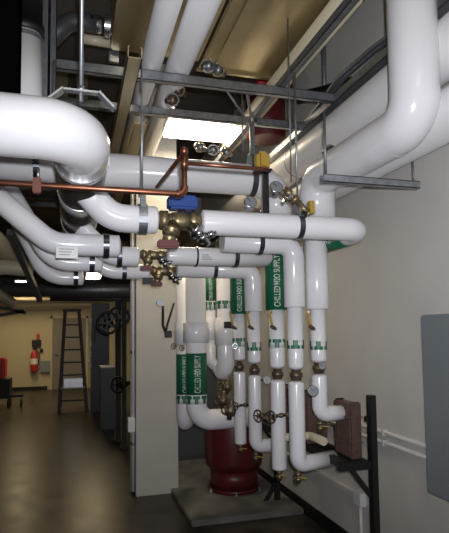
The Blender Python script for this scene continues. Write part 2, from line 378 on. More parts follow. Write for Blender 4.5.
# supply run feeding V3 (second crossing pipe) and its valve
Y2 = 3.43; z2 = at(215, 257, Y2).z
t = Thing('insulated_pipe', 'white insulated pipe with a small printed label, right of the lower brass valve', 'pipe', (at(167, 257, Y2).x, Y2, z2))
j = t.part('jacket', tube([(at(166, 257, Y2).x, Y2, z2), (X3, Y2, z2)], .062, seg=36, cap=('round', 'flat'), dome=.3), WHITE)
bm = bmesh.new(); L0 = text_bm('CHWS', .03)
for v in L0.verts: v.co.x *= .8
wrapped(L0, (at(200, 257, Y2).x, Y2, z2), (1, 0, 0), CAM-at(200, 257, Y2), .0645)
bm.free(); L0.free()
q = bmesh.new(); q.faces.new([q.verts.new((x, y_, 0)) for x, y_ in ((0, -.03), (.1, -.03), (.1, .03), (0, .03))]); bmesh.ops.subdivide_edges(q, edges=q.edges, cuts=5, use_grid_fill=True)
c_ = (at(198, 257, Y2).x, Y2, z2); t.part('paper_label', wrapped(q, c_, (1, 0, 0), CAM-Vector(c_), .0635), LWHITE, j)
q = bmesh.new()
for k in range(3): q.faces.new([q.verts.new((x, y_, 0)) for x, y_ in ((.012, -.018+k*.014), (.085-k*.012, -.018+k*.014), (.085-k*.012, -.014+k*.014), (.012, -.014+k*.014))])
t.part('printed_lines', wrapped(q, c_, (1, 0, 0), CAM-Vector(c_), .0645), DARK, j)
for px, lb in ((196, 'thin dark band left of the small printed pipe label'), (235, 'dark band right of the small printed pipe label')):
    hanger((at(px, 257, Y2).x, Y2, z2), (1, 0, 0), .062, 0, lb, w=.012 if px == 196 else .03, rod=False)
hanger((at(259, 244, 3.12).x, 3.12, zt4), (1, 0, 0), .069, 0, 'dark band on the thin crossing pipe under the nearest pipe', w=.03, rod=False)
hanger((at(214, 271, 3.9).x, 3.9, at(250, 270, 3.9).z), (1, 0, 0), .071, 0, 'dark band on the rear crossing pipe above the sleeved risers', w=.03, rod=False)
# V1 link
z5 = at(240, 268, 4.2).z
t = Thing('insulated_pipe', 'short white insulated pipe rearmost of the crossing ones, meeting the thin labelled riser', 'pipe', (X1, 4.2, z5))
t.part('jacket', tube([(at(205, 268, 4.2).x, 4.2, z5), (X1-.05, 4.2, z5)], .058, seg=30), WHITE)
# PA vertical + run + V5
r5 = .118; YA = 2.09; XA = at(415, 104, YA).x; zA = at(414, 121, YA).z; Y5 = 3.10
X5 = at(319, 280, Y5).x
t = Thing('insulated_pipe', 'fat white insulated drop pipe at upper right elbowing back toward the far risers', 'pipe', (XA, YA, zA))
t.part('jacket', tube([(XA, YA, ZC), (XA, YA, zA), (X5, Y5, zA), (X5, Y5, at(319, 222, Y5).z)], r5, .135, seg=48), WHITE)
t.part('seam_band', ring((XA, YA+.17, zA), (0, 1, 0), r5, .012, .002), WHITE2)
V5, X5, Z5 = riser('rightmost white insulated riser beside the wall, with a dial gauge at its foot', 319, Y5, .050, 222, 310, .074, 363, 368, 422, .050, elbow=(1.70,), band=345)
# wall side pipes
for nm, X, z, r, lab in (('insulated_pipe', 1.80, 2.67, .125, 'white insulated pipe running along the right wall, lower of two'), ('insulated_pipe', 1.79, 3.00, .14, 'white insulated pipe running along the right wall, upper of two')):
    t = Thing(nm, lab, 'pipe', (X, 2, z)); t.part('jacket', tube([(X, -1.5, z), (X, 9, z)], r, seg=44), WHITE2)
    for yy in (3.9, 6.2): t.part('seam_band', ring((X, yy, z), (0, 1, 0), r, .015, .003), GALV)
# ------------------------------------------------------------------ sleeved risers on the left
def sleeved(label, px, Y, r, ytop, ys0, ys1, rs, ybot, green=None, band=None, elbow=None, m=WHITE, dcap='flat'):
    X = at(px, 330, Y).x; z = lambda yy: at(px, yy, Y).z
    t = Thing('sleeved_riser', label, 'pipe', (X, Y, z(ybot)))
    pts = [V(X, Y, z(ytop)), V(X, Y, z(ybot)+r)]
    if elbow: pts += [Vector(e) if not isinstance(e, tuple) else V(*e) for e in elbow(z(ybot)+r, X)]
    j = t.part('jacket', tube(pts, r, r*1.5, seg=36, cap=('flat', dcap)), m)
    t.part('sleeve', lathe((X, Y, z(ys1)), (0, 0, 1), [(0, r), (.004, rs), (z(ys0)-z(ys1), rs), (z(ys0)-z(ys1)+.004, r)], seg=36), WHITE)
    if green: green_label(t, (X, Y, z(green[1])), (0, 0, 1), z(green[0])-z(green[1]), r, j)
    if band: arrow_band(t, (X, Y, z(band+4)), (0, 0, 1), z(band-4)-z(band+4), r, j, n=8)
    return t, X, z
ty = 4.75; 
S1, XS1, ZS1 = sleeved('thick white sleeved riser with wide green label, bending right over the red tank', 196, 4.4, .088, 262, 323, 343, .110, 431, green=(353, 394), band=399, elbow=lambda z, X: [(1.5, 4.4, z)])
sleeved('white sleeved riser with green label, half hidden behind the thick one next to the column', 183.5, 4.75, .068, 262, 322, 346, .085, 432, green=(354, 394), band=399, elbow=lambda z, X: [(1.1, 5.1, z)])
sleeved('thin riser with green label and arrow band, behind the thick sleeved ones', 210.5, 5.1, .055, 262, 318, 340, .062, 372, green=(278, 301), band=306, elbow=lambda z, X: [(X+.1, 5.1, z)])
S4, XS4, ZS4 = sleeved('white sleeved riser with black tag, bulging into a bend at its foot', 225.5, 4.6, .080, 262, 318, 345, .10, 381, band=305, elbow=lambda z, X: [(X-.02, 4.72, z)], dcap='round')
tg = at(230, 325, 4.46); single('black_tag', bm_box(tg+V(-.055, 0, -.03), tg+V(.045, .01, .03), bev=.003), BLACK, 'small black rectangular tag on the sleeved riser', 'tag')
tg = at(148, 281, 3.75); single('black_tag', bm_box(tg+V(-.04, 0, -.025), tg+V(.04, .01, .025), bev=.003), BLACK, 'small black tag hanging at the column top by a maroon handle', 'tag')
# ------------------------------------------------------------------ valves
def strainer(c, s, label, handle_px=None, act=False):
    c = Vector(c); t = Thing('brass_valve', label, 'valve', c)
    body = lathe(c-V(.11*s, 0, 0), (1, 0, 0), [(0, .035*s), (.012*s, .035*s), (.013*s, .047*s), (.05*s, .047*s), (.052*s, .036*s), (.07*s, .036*s), (.071*s, .042*s), (.10*s, .043*s), (.125*s, .043*s), (.15*s, .042*s), (.151*s, .036*s), (.168*s, .047*s), (.205*s, .047*s), (.207*s, .035*s), (.22*s, .035*s)], seg=24)
    b = t.part('body', body, BRASS)
    for k, (ox, dx) in enumerate(((-.03, -.25), (.045, .55))):
        d = V(dx, -.45, -.8).normalized()
        o = c+V(ox*s, 0, 0)
        st = t.part('bonnet', lathe(o, d, [(0, .034*s), (.06*s, .034*s), (.061*s, .042*s), (.08*s, .042*s), (.082*s, .026*s), (.11*s, .026*s), (.112*s, .032*s), (.13*s, .032*s), (.132*s, .014*s), (.16*s, .014*s)], seg=12), BRASS if k == 0 else CHROME)
    d = V(-.25, -.45, -.8).normalized(); o = c+V(-.03*s, 0, 0)+d*.15*s
    h = bmesh.new(); bm_box(o-V(.05, .02, .02)*s, o+V(.05, .02, .02)*s, h, bev=.008*s); t.part('handle', h, MAROON, label='maroon valve handle')
    d = V(.55, -.45, -.8).normalized(); o = c+V(.045*s, 0, 0)+d*.11*s
    t.part('test_port', lathe(o, V(.8, -.3, .3), [(0, .012*s), (.03*s, .012*s), (.031*s, .018*s), (.055*s, .018*s), (.056*s, .008*s), (.07*s, .008*s)], seg=10), CHROME)
    t.part('test_port', lathe(o-V(.02, 0, -.03), V(.6, -.3, -.5), [(0, .012*s), (.03*s, .012*s), (.031*s, .018*s), (.05*s, .018*s)], seg=10), BLACK)
    return t
cv = V((x0+xa)/2, Y1, z1); strainer(cv, (x0-xa)/.2, 'large brass strainer valve with maroon handle under the blue box')
bb = at(182, 204, 2.74); t = Thing('actuator', 'bright blue valve actuator box above the large brass valve', 'actuator', bb)
t.part('housing', bm_box(bb+V(-.078, -.05, -.035), bb+V(.078, .05, .04), bev=.012), BLUE)
t.part('mounting', bm_box(bb+V(.06, -.03, -.06), bb+V(.10, .03, .035), bev=.004), BLACK); t.part('stem', lathe(bb+V(0, 0, -.035), (0, 0, -1), [(0, .02), (.05, .02)]), BRONZE)
c2 = at(153, 257, 3.42); strainer(V(c2.x, 3.42, z2), .75, 'small brass valve with maroon handle above the column')
c3 = at(163, 271, 3.9); strainer(V(c3.x, 3.9, c3.z), .85, 'smallest brass valve with maroon handle under the small printed label')
def gauge(c, d, r, stem_to, label, group='dial gauges'):
    c = Vector(c); d = Vector(d).normalized(); t = Thing('dial_gauge', label, 'gauge', c, group)
    t.part('case', lathe(c, d, [(-.03, r*.7), (-.028, r*.95), (0, r), (.004, r*1.05), (.012, r*1.05), (.014, r*.92)], seg=28), CHROME)
    f = t.part('dial', lathe(c, d, [(.0142, r*.9), (.0152, r*.9)], seg=28), DIAL)
    x, y = frame(d); n = bmesh.new(); bm_bar(c+d*.017, c+d*.017+(x*.5+y*.6)*r, .003, .0015, n, up=d); t.part('needle', n, BLACK, f)
    if stem_to is not None: t.part('stem', lathe(c-d*.02, Vector(stem_to)-(c-d*.02), [(0, .008), ((Vector(stem_to)-c).length, .008)], seg=10), BRONZE)
    return t
def handwheel(c, d, r, depth, label, m=BRONZE, group='small valve wheels', name='handwheel_valve'):
    c = Vector(c); d = Vector(d).normalized(); t = Thing(name, label, 'valve', c, group)
    w = torus(c, d, r, r*.14); x, y = frame(d)
    for k in range(5):
        a = k*2*math.pi/5; bm_bar(c, c+(x*math.cos(a)+y*math.sin(a))*r, r*.18, r*.1, w, up=d)
    t.part('wheel', w, m); t.part('stem', lathe(c, -d, [(-.01, r*.2), (.03, r*.16), (depth*.3, r*.16), (depth*.31, r*.42), (depth*.5, r*.5), (depth*.7, r*.42), (depth*.71, r*.3), (depth, r*.3)], seg=14), m)
    return t
dv = V(-.35, -1, -.05)
gauge(at(250, 203, 2.62), V(-.1, -1, .35), .034, at(262, 214, 2.7), 'dial thermometer left of the black post, face tilted up')
gauge(at(276, 188, 2.62), V(-.1, -1, .35), .036, at(292, 203, 2.7), 'dial thermometer right of the black post, beside the brass cock')
t = Thing('brass_cock', 'slanting brass test cock with yellow handle on the nearest white pipe', 'valve', at(288, 196, 2.62))
a = at(284, 188, 2.64); b = at(307, 212, 2.66); dd = (b-a); Ls = dd.length
t.part('body', lathe(a, dd, [(0, .016), (.02, .016), (.021, .024), (.05, .024), (.051, .014), (.075, .014), (.076, .026), (.10, .026), (.101, .018), (Ls, .018), (Ls+.001, .024), (Ls+.02, .024)], seg=12), BRASS)
t.part('end_cap', lathe(b+V(-.02, 0, -.005), V(-.3, -.1, -1), [(0, .02), (.03, .022), (.035, .012)], seg=12), BLACK)
t.part('handle', bm_bar(b+V(.02, -.01, .06), b+V(.025, -.01, -.01), .03, .03), YELLOW, label='yellow lever handle')
t.part('flange', ring(at(287, 198, 2.62), dd, .018, .012, .018), CHROME)
# small wheels & gauges on lower risers
for (px, py, Y, r, X_, Yr, lab) in ((236, 406, 4.02, .028, X1, 4.2, 'small handwheel valve left of the leftmost valved riser'),
                          (258, 416, 3.72, .044, X2, 3.9, 'larger dark handwheel in front of the second riser'),
                          (271, 417, 3.28, .040, X3, 3.43, 'dark handwheel left of the front pair of risers')):
    c = at(px, py, Y); t = handwheel(c, V(-1, -.45, 0), r, .06, lab)
    e = V(X_, Yr, c.z); s = c+V(.05, .03, 0)
    t.part('pipe_stub', lathe(s, V(1, .25, 0), [(0, .011), (.03, .011), (.031, .017), (.05, .017), (.051, .011), (.09, .011), (.091, .018), (.12, .018)], seg=12), BRONZE)
for (px, py, Y, r, lab, st) in ((267, 380, 3.78, .028, 'dial gauge between the second and third risers', (X2+.03, 3.9)), (313, 391, 2.92, .032, 'dial gauge at the foot of the rightmost riser', (X5-.02, 3.08)), (322, 366, 2.98, .022, 'small dial gauge at the union of the rightmost riser', (X5, 3.08)), (235, 346, 4.05, .024, 'small dial gauge left of the leftmost valved riser', (X1-.03, 4.2))):
    c = at(px, py, Y); gauge(c, V(-.3, -1, .05), r, (st[0], st[1], c.z-.01), lab)
for (px, Y, lab) in ((270.5, 3.33, 'yellow drain lever pair left of the front pair of risers'), (309, 2.98, 'yellow drain lever between the front pair and the rightmost riser'), (231, 4.1, 'yellow drain lever beside the thin green labelled riser'), (248, 3.8, 'yellow drain lever between the two left valved risers')):
    a = at(px-1, 312, Y); b = at(px+2, 327, Y); t = Thing('lever_valve', lab, 'valve', a, 'yellow lever valves')
    t.part('lever', bm_bar(a, b, .014, .006), YELLOW); t.part('body', lathe(b, V(.5, .4, -.2), [(-.015, .012), (.02, .014), (.05, .009)], seg=10), BRONZE); t.part('bolt', lathe(a+V(0, -.005, 0), V(.3, .5, 0), [(0, .009), (.05, .009)], seg=8), BRASS)
# black lever valve beside the column
a = at(174, 303, 4.5); c = at(166, 333, 4.5); t = Thing('lever_valve', 'long black lever valve hanging beside the column', 'valve', c)
t.part('lever', tube([a, at(167, 326, 4.5), c], .009, .03, seg=10), BLACK); t.part('stem', tube([at(163, 306, 4.5), at(163, 325, 4.5), c], .011, .03, seg=10), BLACK)
t.part('body', bm_box(c+V(-.01, -.02, -.04), c+V(.05, .02, .02), bev=.005), BLACK); t.part('knob', lathe(at(160, 303, 4.5), (0, -1, 0), [(-.02, .03), (.01, .03)], seg=12), GALV)
for px, py in ((174, 346), (182, 348)):
    t = handwheel(at(px, py, 4.25), V(-.4, -1, 0), .022, .06, 'small grey valve knob left of the thick sleeved riser, at the sleeve foot' if px == 174 else 'small grey valve knob right beside the sleeve foot', group='grey valve knobs')
# clutter of valves behind tank top
for i, (px, py, Y) in enumerate(((222, 402, 4.9), (226, 388, 5.0), (229, 412, 4.0))):
    lab = ('bronze valve with wheel above the red tank', 'bronze fitting below the bulging bend', 'bronze valve where the thick elbow meets the left risers')[i]
    t = Thing('bronze_valve', lab, 'valve', at(px, py, Y)); c = at(px, py, Y)
    t.part('body', lathe(c-V(0, 0, .06), V(.15, 0, 1), [(0, .02), (.03, .02), (.031, .04), (.08, .05), (.11, .035), (.14, .02), (.17, .02)], seg=14), BRONZE)
    t.part('wheel', torus(c+V(-.05, -.03, .02), V(-1, -.5, 0), .04 if i < 2 else .025, .007), BRONZE)
# ------------------------------------------------------------------ copper line
yc = 2.15; zc = at(100, 189, yc).z; xc = at(184.5, 189, yc).x; rc = .0125
t = Thing('copper_pipe', 'reddish copper pipe crossing in front and turning up left of the blue box', 'pipe', (xc, yc, zc))
zc2 = at(184, 163, yc).z; zc3 = at(184, 148, yc).z
t.part('tube', tube([(-2.5, yc, zc), (xc, yc, zc), (xc, yc, zc3)], rc, .03, seg=16), COPPER)
t.part('elbow', tube([(xc-.035, yc, zc), (xc, yc, zc), (xc, yc, zc+.035)], rc*1.35, .03, seg=16), COPPER)
t.part('coupling', bm_box((at(37, 189, yc).x-.016, yc-.017, zc-.035), (at(37, 189, yc).x+.016, yc+.017, zc+.028), bev=.004), COPPERR, label='dull red square coupling')
t.part('tee', lathe((xc, yc, zc2-.03), (0, 0, 1), [(0, rc*1.35), (.06, rc*1.35)]), COPPER); t.part('cap', lathe((xc, yc, zc3-.03), (0, 0, 1), [(0, rc*1.4), (.03, rc*1.4), (.036, .006)]), COPPER)
t.part('arm', tube([(xc, yc, zc2), (at(230, 163, yc).x, yc, zc2), (at(268, 165, yc).x, yc, zc2)], .009, .05, seg=12), COPPER)
t.part('back_run', tube([(xc, yc, zc3-.02), at(157, 187, 2.6)], .010, .05, seg=12), COPPER)
hr = at(38, 189, yc)
t = Thing('support_rod', 'thin steel rod holding the copper pipe at the dull red coupling', 'rod', (hr.x, yc, zc+.03)); t.part('rod', lathe((hr.x, yc+.0, zc+.028), (0, 0, 1), [(0, .006), (.04, .006)], seg=8), GALV)
# yellow bracket and black post
c = at(262, 161, 2.75); t = Thing('yellow_bracket', 'yellow cap at the top of the black post above the dial gauges', 'bracket', c)
t.part('cap', bm_box(c+V(-.04, -.04, -.06), c+V(.04, .04, .05), bev=.02), YELLOW); t.part('rim', bm_box(c+V(-.045, -.045, -.065), c+V(.045, .045, -.055)), BLACK)
zq = z1+r1
single('black_upright', bm_box((at(266, 200, 2.76).x-.014, 2.745, zq-.02), (at(266, 200, 2.76).x+.014, 2.775, c.z-.06)), BLACK, 'short black square post behind the dial gauges', 'post')
# ------------------------------------------------------------------ tank
tc = atZ(235, 495, .05); tc.y += .22; tc.x += .06; rk = .285
t = Thing('expansion_tank', 'dark red steel tank standing on the concrete pad', 'tank', (tc.x, tc.y, .05))
t.part('shell', lathe((tc.x, tc.y, .24), (0, 0, 1), [(0, rk*.8), (.01, rk*.86), (.05, rk*.9), (.051, rk*.97), (.10, rk), (.42, rk*1.02), (.5, rk*.97), (.56, rk*.75), (.60, rk*.35), (.62, .03)], seg=48), REDP)
t.part('skirt', lathe((tc.x, tc.y, .085), (0, 0, 1), [(0, rk*.82), (.17, rk*.82)], seg=48), REDP)
t.part('base_flange', lathe((tc.x, tc.y, .05), (0, 0, 1), [(0, rk*.88), (.035, rk*.88)], seg=48), REDP)
for k in range(6):
    a = k*math.pi/3+.3; t.part('foot_bolt', lathe((tc.x+math.cos(a)*rk*.95, tc.y+math.sin(a)*rk*.95, .05), (0, 0, 1), [(0, .03), (.012, .03), (.013, .014), (.04, .014)], seg=6), GALVD)
t = Thing('dark_backing_box', 'dark box added to darken the gap behind the red tank', 'cabinet', (1.4, 6.3, .05))  # dark box added so the gap behind the tank does not look lit
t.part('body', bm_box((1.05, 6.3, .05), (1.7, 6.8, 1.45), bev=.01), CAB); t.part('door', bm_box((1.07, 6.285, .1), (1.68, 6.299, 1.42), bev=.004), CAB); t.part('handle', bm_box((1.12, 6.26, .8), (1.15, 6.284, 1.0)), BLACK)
# ------------------------------------------------------------------ rack with heat exchangers
def post(px, X, Y, ytop, label, foot=True):
    z = at(px, ytop, Y).z; t = Thing('rack_post', label, 'post', (X, Y, 0), 'black rack posts')
    b = bmesh.new(); bm_bar((X-.012, Y, 0), (X-.012, Y, z), .05, .006, b, up=(1, 0, 0)); bm_bar((X, Y-.02, 0), (X, Y-.02, z), .006, .045, b, up=(1, 0, 0)); bm_bar((X+.012, Y, 0), (X+.012, Y, z), .05, .006, b, up=(1, 0, 0))
    t.part('upright', bm_box((X-.022, Y-.025, 0), (X+.022, Y+.025, z), bev=.003), BLACK); b.free()
    if foot: t.part('foot_plate', bm_box((X-.20, Y-.04, 0), (X+.1, Y+.04, .012)), BLACK); t.part('gusset', bm_bar((X-.14, Y, .01), (X-.01, Y, .2), .04, .012, up=(0, 1, 0)), BLACK)
    return z
XP = 1.80; YP1 = 3.12
zp = post(373, atX(373, 460, XP).x, atX(373, 460, XP).y, 395, 'tall black steel rack post nearest the camera by the right wall', foot=True)
YP1 = atX(373, 460, XP).y
q = atX(277, 480, XP); post(277, XP, q.y, 400, 'black rack post farther back, with a foot plate near the baseboard'); YP2 = q.y
z_sh = at(372, 460, YP1).z
t = Thing('rack_shelf', 'black steel bracket shelf carrying the brown heat exchangers', 'shelf', (XP, YP1, z_sh))
t.part('cross_arm', bm_box((at(338, 460, YP1).x, YP1-.02, z_sh-.05), (XP-.024, YP1+.025, z_sh), bev=.003), BLACK)
t.part('cross_arm', bm_box((1.52, YP2-.025, z_sh-.05), (XP-.024, YP2+.02, z_sh), bev=.003), BLACK)
t.part('rail', bm_box((1.60, YP1+.026, z_sh-.05), (1.64, YP2-.03, z_sh)), BLACK); t.part('rail', bm_box((1.80-.06, YP1+.026, z_sh-.05), (1.77, YP2-.03, z_sh)), BLACK)
t.part('brace', bm_bar((XP-.15, YP1, z_sh-.05), (XP-.02, YP1, z_sh-.22), .03, .012, up=(0, 1, 0)), BLACK)
t.part('brace', bm_bar((XP-.15, YP2, z_sh-.05), (XP-.02, YP2, z_sh-.22), .03, .012, up=(0, 1, 0)), BLACK)
t.part('upper_arm', bm_box((XP-.045, YP1-.01, at(360, 420, YP1).z-.015), (XP-.024, YP1+.02, at(360, 420, YP1).z+.02), bev=.003), BLACK)
def exchanger(xa_, xb_, ya, yb, z0, z1_, label):
    t = Thing('heat_exchanger', label, 'heat exchanger', ((xa_+xb_)/2, ya, z0), 'plate heat exchangers')
    t.part('end_plate', bm_box((xa_, ya, z0), (xb_, ya+.025, z1_), bev=.012), BROWN)
    b = bmesh.new(); n = int((yb-ya-.05)/.012)
    for k in range(n):
        y_ = ya+.026+k*.012; bm_box((xa_+.008, y_, z0+.01), (xb_-.008, y_+.009, z1_-.012), b)
    t.part('plate_pack', b, BROWN); t.part('end_plate', bm_box((xa_, yb-.024, z0), (xb_, yb, z1_), bev=.012), BROWN)
    b = bmesh.new()
    for k in (.28, .72): bm_box((xa_-.003, ya-.003, z0+(z1_-z0)*k), (xb_+.003, yb+.003, z0+(z1_-z0)*k+.006), b)
    t.part('strap', b, BRONZE); return t
zt1 = at(350, 402, YP1+.05).z
exchanger(1.668, 1.755, YP1+.04, YP1+.26, z_sh, zt1, 'brown brazed plate heat exchanger nearest the camera on the black rack')
exchanger(1.60, 1.775, YP1+.55, YP1+.78, z_sh, zt1, 'brown plate heat exchanger behind the front risers on the black rack')
exchanger(1.60, 1.775, YP1+.98, YP1+1.25, z_sh, zt1, 'rear brown plate heat exchanger farthest along the black rack')
# insulated return stub behind V4
zz = Z4(447); single('insulated_stub', tube([(1.345, 3.42, zz), (1.60, 3.42, zz), (1.60, YP1+.27, zz)], .028, .03, seg=24), CREAMP, 'slim cream pipe stub above the lower right elbow', 'pipe')
c = at(333, 422, 3.2); t = Thing('flanged_fitting', 'small dark fitting beside the rightmost riser bend', 'fitting', c); t.part('body', lathe(c, (1, .2, -.3), [(-.03, .014), (0, .014), (.001, .022), (.03, .022), (.031, .012), (.08, .012)], seg=12), BRONZE)
t.part('lever', bm_bar(c+V(.02, -.02, .015), c+V(.07, -.02, -.005), .012, .006), BLACK)
# ------------------------------------------------------------------ right wall items
pa = atX(421, 315, 1.86); pb = atX(424, 491, 1.86)
t = Thing('wall_cabinet', 'flat grey electrical cabinet mounted on the right wall', 'cabinet', (1.9, pa.y, pb.z))
t.part('enclosure', bm_box((1.862, pa.y-1.1, pb.z), (XR, pa.y, pa.z), bev=.004), PANEL)
t.part('door', bm_box((1.85, pa.y-1.09, pb.z+.01), (1.861, pa.y-.01, pa.z-.01), bev=.002), PANEL); t.part('latch', lathe((1.85, pa.y-.95, (pa.z+pb.z)/2), (-1, 0, 0), [(0, .02), (.02, .018)]), BLACK)
for (y0, y1, r, lab) in ((433, 444, .014, 'upper thin conduit along the right wall beside the grey panel'), (443, 455, .014, 'lower thin conduit along the right wall beside the grey panel')):
    c = atX(402, (y0+y1)/2, XR-.02); t = Thing('conduit', lab, 'conduit', c, 'conduits on the right wall')
    t.part('tube', tube([(XR-.018, pa.y-.6, c.z), (XR-.018, 4.4, c.z)], r, seg=14), WALLM)
    for yy in (3.0, 3.9): t.part('strap', bm_box((XR-.036, yy, c.z-.02), (XR, yy+.02, c.z+.02)), WALLM)
c = atX(359, 498, XR-.03); t = Thing('surface_raceway', 'pale surface raceway and box low on the right wall under the rack', 'raceway', c)
t.part('raceway', bm_box((XR-.03, c.y+.05, c.z-.01), (XR, 4.7, c.z+.02)), WALLM); t.part('junction_box', bm_box((XR-.05, c.y-.05, c.z-.05), (XR, c.y+.05, c.z+.04), bev=.005), WHITE2)
t.part('drop_tube', tube([(XR-.02, c.y, c.z-.05), (XR-.02, c.y, .02)], .012, seg=12), WHITE2)
c = atX(322, 40, XR-.03); single('conduit', tube([(XR-.02, c.y, 3.2), (XR-.02, c.y, ZC)], .02, seg=14), GALVD, 'vertical dull conduit high on the right wall beside the duct', 'conduit')
# ------------------------------------------------------------------ strut and trapeze
def strut(p, q, label, w=.041, h=.041, m=GALV, group='strut channels', up=(0, 0, 1)):
    p = Vector(p); q = Vector(q); return single('strut_channel', bm_channel(p, q, w, h, up=up), m, label, 'strut channel', group, origin=p)
a = at(322, 176, 2.5); b = at(418, 188, 2.5); strut((a.x, 2.5, (a.z+b.z)/2), (b.x, 2.5, (a.z+b.z)/2), 'short steel channel under the fat pipes at the right wall')
def rod(px, Y, y0, y1, label, r=.006, m=GALVD):
    a = at(px, y0, Y); b = at(px, y1, Y); single('threaded_rod', lathe((a.x, Y, b.z), (0, 0, 1), [(0, r), (a.z-b.z, r)], seg=8), m, label, 'rod', 'hanging rods')
rod(412.5, 2.5, 160, 183, 'short rod dropping to the right end of the short channel')
rod(287.5, 3.0, 8, 182, 'long thin rod hanging just right of the yellow cap', .0055)
rod(324, 2.5, 112, 174, 'rod hanging to the left end of the short channel', .008)
rod(242, 3.5, 92, 150, 'thin rod beside the braced post above the highest pipe')
rod(54, 2.5, 60, 160, 'thin rod left of the clevis hanger', .005)
def xbeam(y0px, xpx0, xpx1, Y, label, h=.05, m=GALV, zfrom=None):
    z = at((xpx0+xpx1)/2, y0px, Y).z; a = at(xpx0, y0px, Y); b = at(xpx1, y0px, Y); strut((a.x, Y, z), (b.x, Y, z), label, h=h, w=.04, m=m); return z
zb1 = xbeam(82, 56, 336, 3.2, 'long galvanised channel crossing beneath the sloping white pipes, front one', h=.062)
zb2 = xbeam(114, 60, 300, 3.75, 'galvanised channel crossing beneath the sloping white pipes, rear one', h=.06)
# diagonal (depth running) channels
zc_ = 3.215; a = atZ(388, 56, zc_); TR = a.copy(); strut((a.x, a.y-.6, zc_), (a.x, 4.9, zc_), 'channel running back above the fat pipes by the right wall', w=.09, h=.06)
a = atZ(300, 62, zb1+.055); strut((a.x, 2.2, zb1+.055), (a.x, 5.6, zb1+.055), 'channel running back from the duct corner toward the yellow cap', h=.05, m=GALVD)
a = atZ(128, 85, 2.98); strut((a.x, 2.5, 2.98), (a.x, 5.6, 2.98), 'channel tinted tan as if lamp-lit, running back left of the sloping white pipes', w=.07, h=.06, m=DUCT)  # warm lamp light on the steel is put into the tan colour
a = atZ(139, 85, 2.98); strut((a.x+.07, 3.3, 2.96), (a.x+.07, 5.6, 2.96), 'second channel tinted tan as if lamp-lit, running back just right of the first', w=.09, h=.03, m=DUCT)  # same tan, carrying the warm light in its colour
# black cables on tray
b_ = bmesh.new()
for k in range(4):
    o = V(-.03+.02*k, 0, .045+.006*(k % 2)); tube([V(TR.x, TR.y-.4, zc_)+o, V(TR.x-.02, TR.y+.1, zc_+.05)+o, V(TR.x-.03, TR.y+.5, zc_+.06)+o, V(TR.x, TR.y+1.0, zc_-.005)+o, V(TR.x, TR.y+1.8, zc_-.005)+o], .010, .5, b_, seg=8)
single('cable_bundle', b_, GALVD, 'bundle of grey cables lying on the channel by the right wall', 'cables')
single('dark_band_tube', tube([at(298, 98, 3.9), at(325, 92, 3.6), atX(350, 84, 1.88), atX(378, 84, 1.88)], .05, .4, seg=20), BLACK, 'black curved tube along a dark band high against the right wall', 'duct')  # black tube drawn where a dark band crosses the upper wall
# V brace + pole
c = at(252, 122, 3.5); t = Thing('braced_post', 'galvanised post with two slanting braces above the yellow cap', 'post', c)
t.part('upright', bm_box((c.x-.015, 3.49, at(252, 155, 3.5).z), (c.x+.015, 3.52, at(252, 112, 3.5).z)), GALV)
t.part('brace', bm_bar(at(250, 125, 3.5), at(225, 88, 3.5), .02, .006), GALV); t.part('brace', bm_bar(at(252, 122, 3.5), at(246, 88, 3.5), .02, .006), GALV); t.part('collar', ring(V(c.x, 3.505, c.z), (0, 0, 1), .02, .03, .02), CHROME)
# left vertical strut pair
for px, lab in ((46, 'upright galvanised channel at upper left, left of a pair'), (54, 'upright galvanised channel at upper left, right of a pair')):
    a = at(px-1.5, 110, 2.9); single('strut_channel', bm_channel((a.x, 2.9, a.z), (a.x, 2.9, ZC), .035, .03, up=(0, -1, 0)), GALVD, lab, 'strut channel', 'upright channels at upper left', origin=a)
t = Thing('insulated_pipe', 'white upright pipe with black banded top at the upper left corner', 'pipe', at(24, 100, 2.8)); a = at(24, 100, 2.8)
t.part('jacket', lathe((a.x, 2.8, zb+.16), (0, 0, 1), [(0, .088), (at(24, 36, 2.8).z-zb-.16, .088)], seg=36), WHITE2)
t.part('black_section', lathe((a.x, 2.8, at(24, 36, 2.8).z), (0, 0, 1), [(0, .088), (.001, .098), (.05, .098), (.051, .085), (.30, .085), (.301, .1), (.36, .1), (.361, .085), (ZC-at(24, 36, 2.8).z-.02, .085)], seg=36), BLACK)
t.part('band', ring((a.x, 2.8, at(24, 40, 2.8).z), (0, 0, 1), .088, .02, .006), GALVD)
a = at(8, 80, 2.45); single('black_upright', bm_box((a.x-.30, 2.4, zb+.13), (a.x+.045, 2.55, ZC)), VOID, 'black block standing in for an out-of-focus dark shape in the upper left corner', 'post')  # black block added for a blurred dark shape close to the lens
# ------------------------------------------------------------------ sloping white pipes under the duct
for (xa_, ya_, xb_, yb_, r, lab) in ((177, 4, 147, 78, .068, 'white insulated pipe running back under the duct, left of two'), (218, 4, 172, 84, .082, 'white insulated pipe running back under the duct, right of two')):
    z = zb1+.035+r; a = atZ(xb_, yb_, z); t = Thing('insulated_pipe', lab, 'pipe', (a.x, 3.2, z))
    t.part('jacket', tube([(a.x, .6, z), (a.x, 6.2, z)], r, seg=36), WHITE)
    t.part('seam_band', ring((a.x, 3.9, z), (0, 1, 0), r, .02, .004), GALV)
